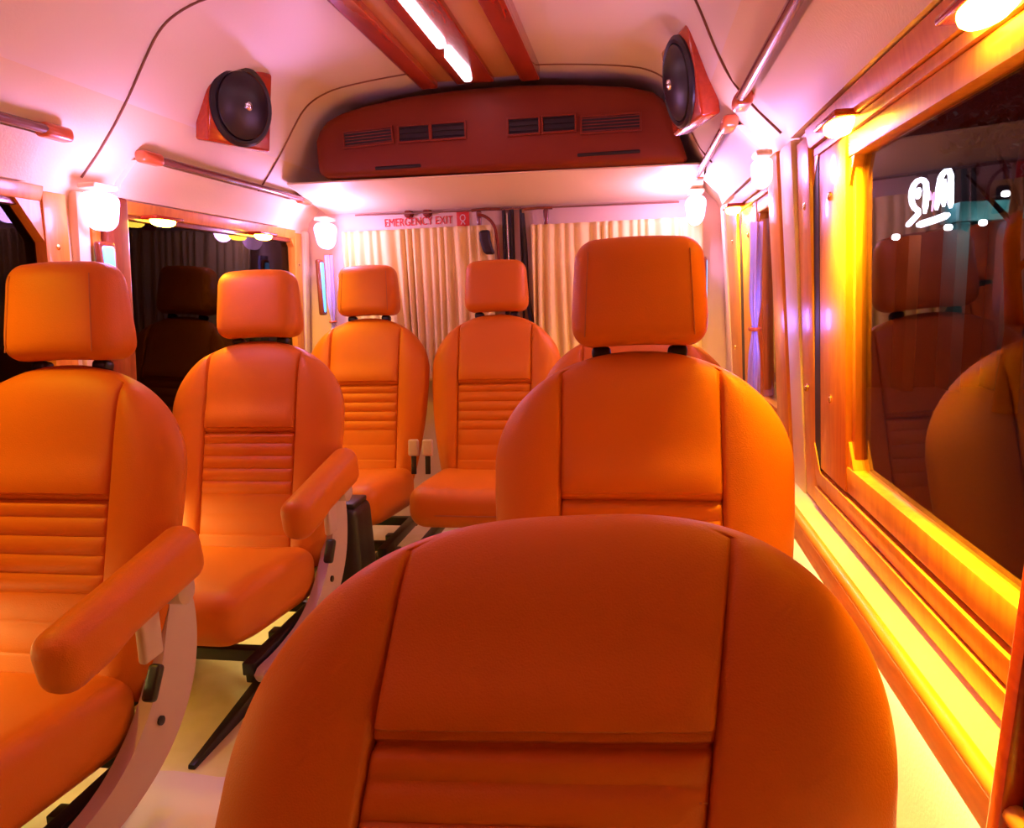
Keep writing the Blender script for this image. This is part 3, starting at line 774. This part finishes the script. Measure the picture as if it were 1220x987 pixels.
# ------------------------------------------------------------------ street outside
M['asphalt'] = mat('asphalt', (.03, .025, .03), .8, bump=.5, bscale=30)
M['facade'] = mat('dark_plaster', (.035, .018, .022), .8)
M['teal'] = mat('teal_paint', (.08, .30, .30), .6)
M['orangep'] = mat('orange_paint', (.45, .12, .03), .6)
M['palep'] = mat('pale_paint', (.45, .42, .48), .7)
M['sign'] = mat('sign_face', (.8, .85, 1), .4, emit=(.80, .85, 1.0), estr=6)
M['signp'] = mat('sign_pink', (.9, .4, .7), .4, emit=(1.0, .45, .80), estr=2.2)
M['spot'] = mat('spot_lens', (.9, .95, 1), .4, emit=(.9, .95, 1), estr=12)
M['bark'] = mat('bark', (.06, .03, .02), .9); M['leaf'] = mat('leaf', (.05, .03, .015), .8)
bm = bmesh.new(); box(bm, -12, 30, -10, 30, -.95, -.85); tag(obj('street_ground', bm, 'asphalt'), 'dark asphalt street outside the windows', 'street')
sh = thing('shop_building', 'dim shopfront across the street seen through the right window', 'building', (3, 14.2, -.85))
bm = bmesh.new(); box(bm, -.4, 9, .3, 4, 0, 7); obj('wall', bm, 'facade', sh, smooth=False)
bm = bmesh.new(); box(bm, 2.35, 3.5, -.5, .3, 2.88, 3.2, .03); obj('canopy', bm, 'teal', sh)
for x0, x1, m_, z1 in ((2.42, 2.62, 'teal', 2.88), (3.16, 3.40, 'teal', 2.88), (1.66, 1.86, 'orangep', 2.7), (3.62, 4.1, 'palep', 3.4)):
    bm = bmesh.new(); box(bm, x0, x1, -.3, .3, 0, z1, .02); obj('column', bm, m_, sh)
bm = bmesh.new(); box(bm, 2.62, 3.08, .22, .3, 0, 2.6); obj('shop_window', bm, 'black', sh, smooth=False)
light('shop_light', 'POINT', (6.0, 13.0, 2.0), (.45, 1, .95), 14, .1)
light('shop_light', 'POINT', (4.8, 13.4, 1.8), (.9, .6, .7), 4, .1)
sg = thing('shop_sign', 'glowing white shop sign lettering seen through the right window', 'sign', (4.95, 13.9, 2.45))
def stroke(name, pts, w, mt):
    bm = bmesh.new(); q = [pts[0]]
    for a, b_ in zip(pts, pts[1:]): q += [(a[0]*.75+b_[0]*.25, a[1]*.75+b_[1]*.25), (a[0]*.25+b_[0]*.75, a[1]*.25+b_[1]*.75)]
    q.append(pts[-1]); rr = [w*.5]+[w]*(len(q)-2)+[w*.5]
    tube(bm, [(x, 0, z) for x, z in q], rr, 10); obj(name, bm, mt, sg)
stroke('glyph', [(-.06, -.25), (-.05, .22), (-.12, .32), (-.24, .28), (-.30, .10), (-.26, -.12), (-.14, -.22), (-.24, -.34), (-.34, -.45)], .047, 'sign')
stroke('glyph', [(-.17, .18), (-.19, 0)], .047, 'sign')
stroke('glyph', [(.0, .12), (.03, -.08), (.09, .14), (.05, -.22)], .022, 'signp')
stroke('glyph', [(.12, -.20), (.14, .28), (.20, .42), (.31, .44), (.33, .1), (.34, -.18)], .047, 'sign')
stroke('glyph', [(.22, .30), (.23, -.15)], .045, 'sign')
stroke('underline', [(-.18, -.44), (.08, -.37), (.33, -.28)], .062, 'sign')
for x, y, z, lb in ((4.32, 13.9, 1.81, 'small white lamp outside, left of the glowing shop sign'), (5.12, 13.9, 1.93, 'small white lamp outside, under the glowing shop sign'),
                    (5.64, 13.72, 1.98, 'small white lamp outside, under the teal canopy'), (5.95, 13.75, 2.42, 'small white lamp outside, above the teal canopy')):
    t = thing('outdoor_lamp', lb, 'lamp', (x, 13.55, z), (0, 0, 0), 'lamps outside the right window')
    bm = bmesh.new(); rbox(bm, .13, .09, .10, .044, 2, 4); obj('lens', bm, 'spot', t, loc=(0, -.05, 0))
    bm = bmesh.new(); tube(bm, [(0, 0, .0), (0, .1, .0), (0, .9, .0)], .015, 6); obj('arm', bm, 'steel', t)
def tree(x, y, label, h=4.2):
    t = thing('street_tree', label, 'tree', (x, y, -.85))
    bm = bmesh.new(); tube(bm, [(0, 0, 0), (.05, 0, 1.2), (-.05, .05, 2.4), (.05, 0, h)], [.16, .12, .10, .05], 10)
    for k in range(5):
        a_ = k*1.3; tube(bm, [(0, 0, 2+.3*k), (.7*math.cos(a_), .5*math.sin(a_), 2.8+.3*k)], [.05, .02], 6)
    obj('trunk', bm, 'bark', t)
    bm = bmesh.new()
    for k in range(900):
        a_ = random.uniform(0, 2*PI); r_ = random.uniform(.2, 1.3); zz = random.uniform(-1, 1); c_ = math.sqrt(1-zz*zz)
        p = Vector((r_*c_*math.cos(a_), r_*c_*math.sin(a_), h+.2+zz*r_*.8)); s_ = random.uniform(.05, .12)
        q = Matrix.Rotation(random.uniform(0, 6), 3, Vector((random.random(), random.random(), random.random()+.1)).normalized())
        vs = [bm.verts.new(p+q @ Vector(v)*s_) for v in ((-1, 0, 0), (0, -.5, .1), (1, 0, 0), (0, .5, .1))]
        bm.faces.new(vs)
    obj('crown', bm, 'leaf', t, smooth=False)
tree(5.3, 11.6, 'dark tree outside beyond the right window, above the shop sign')
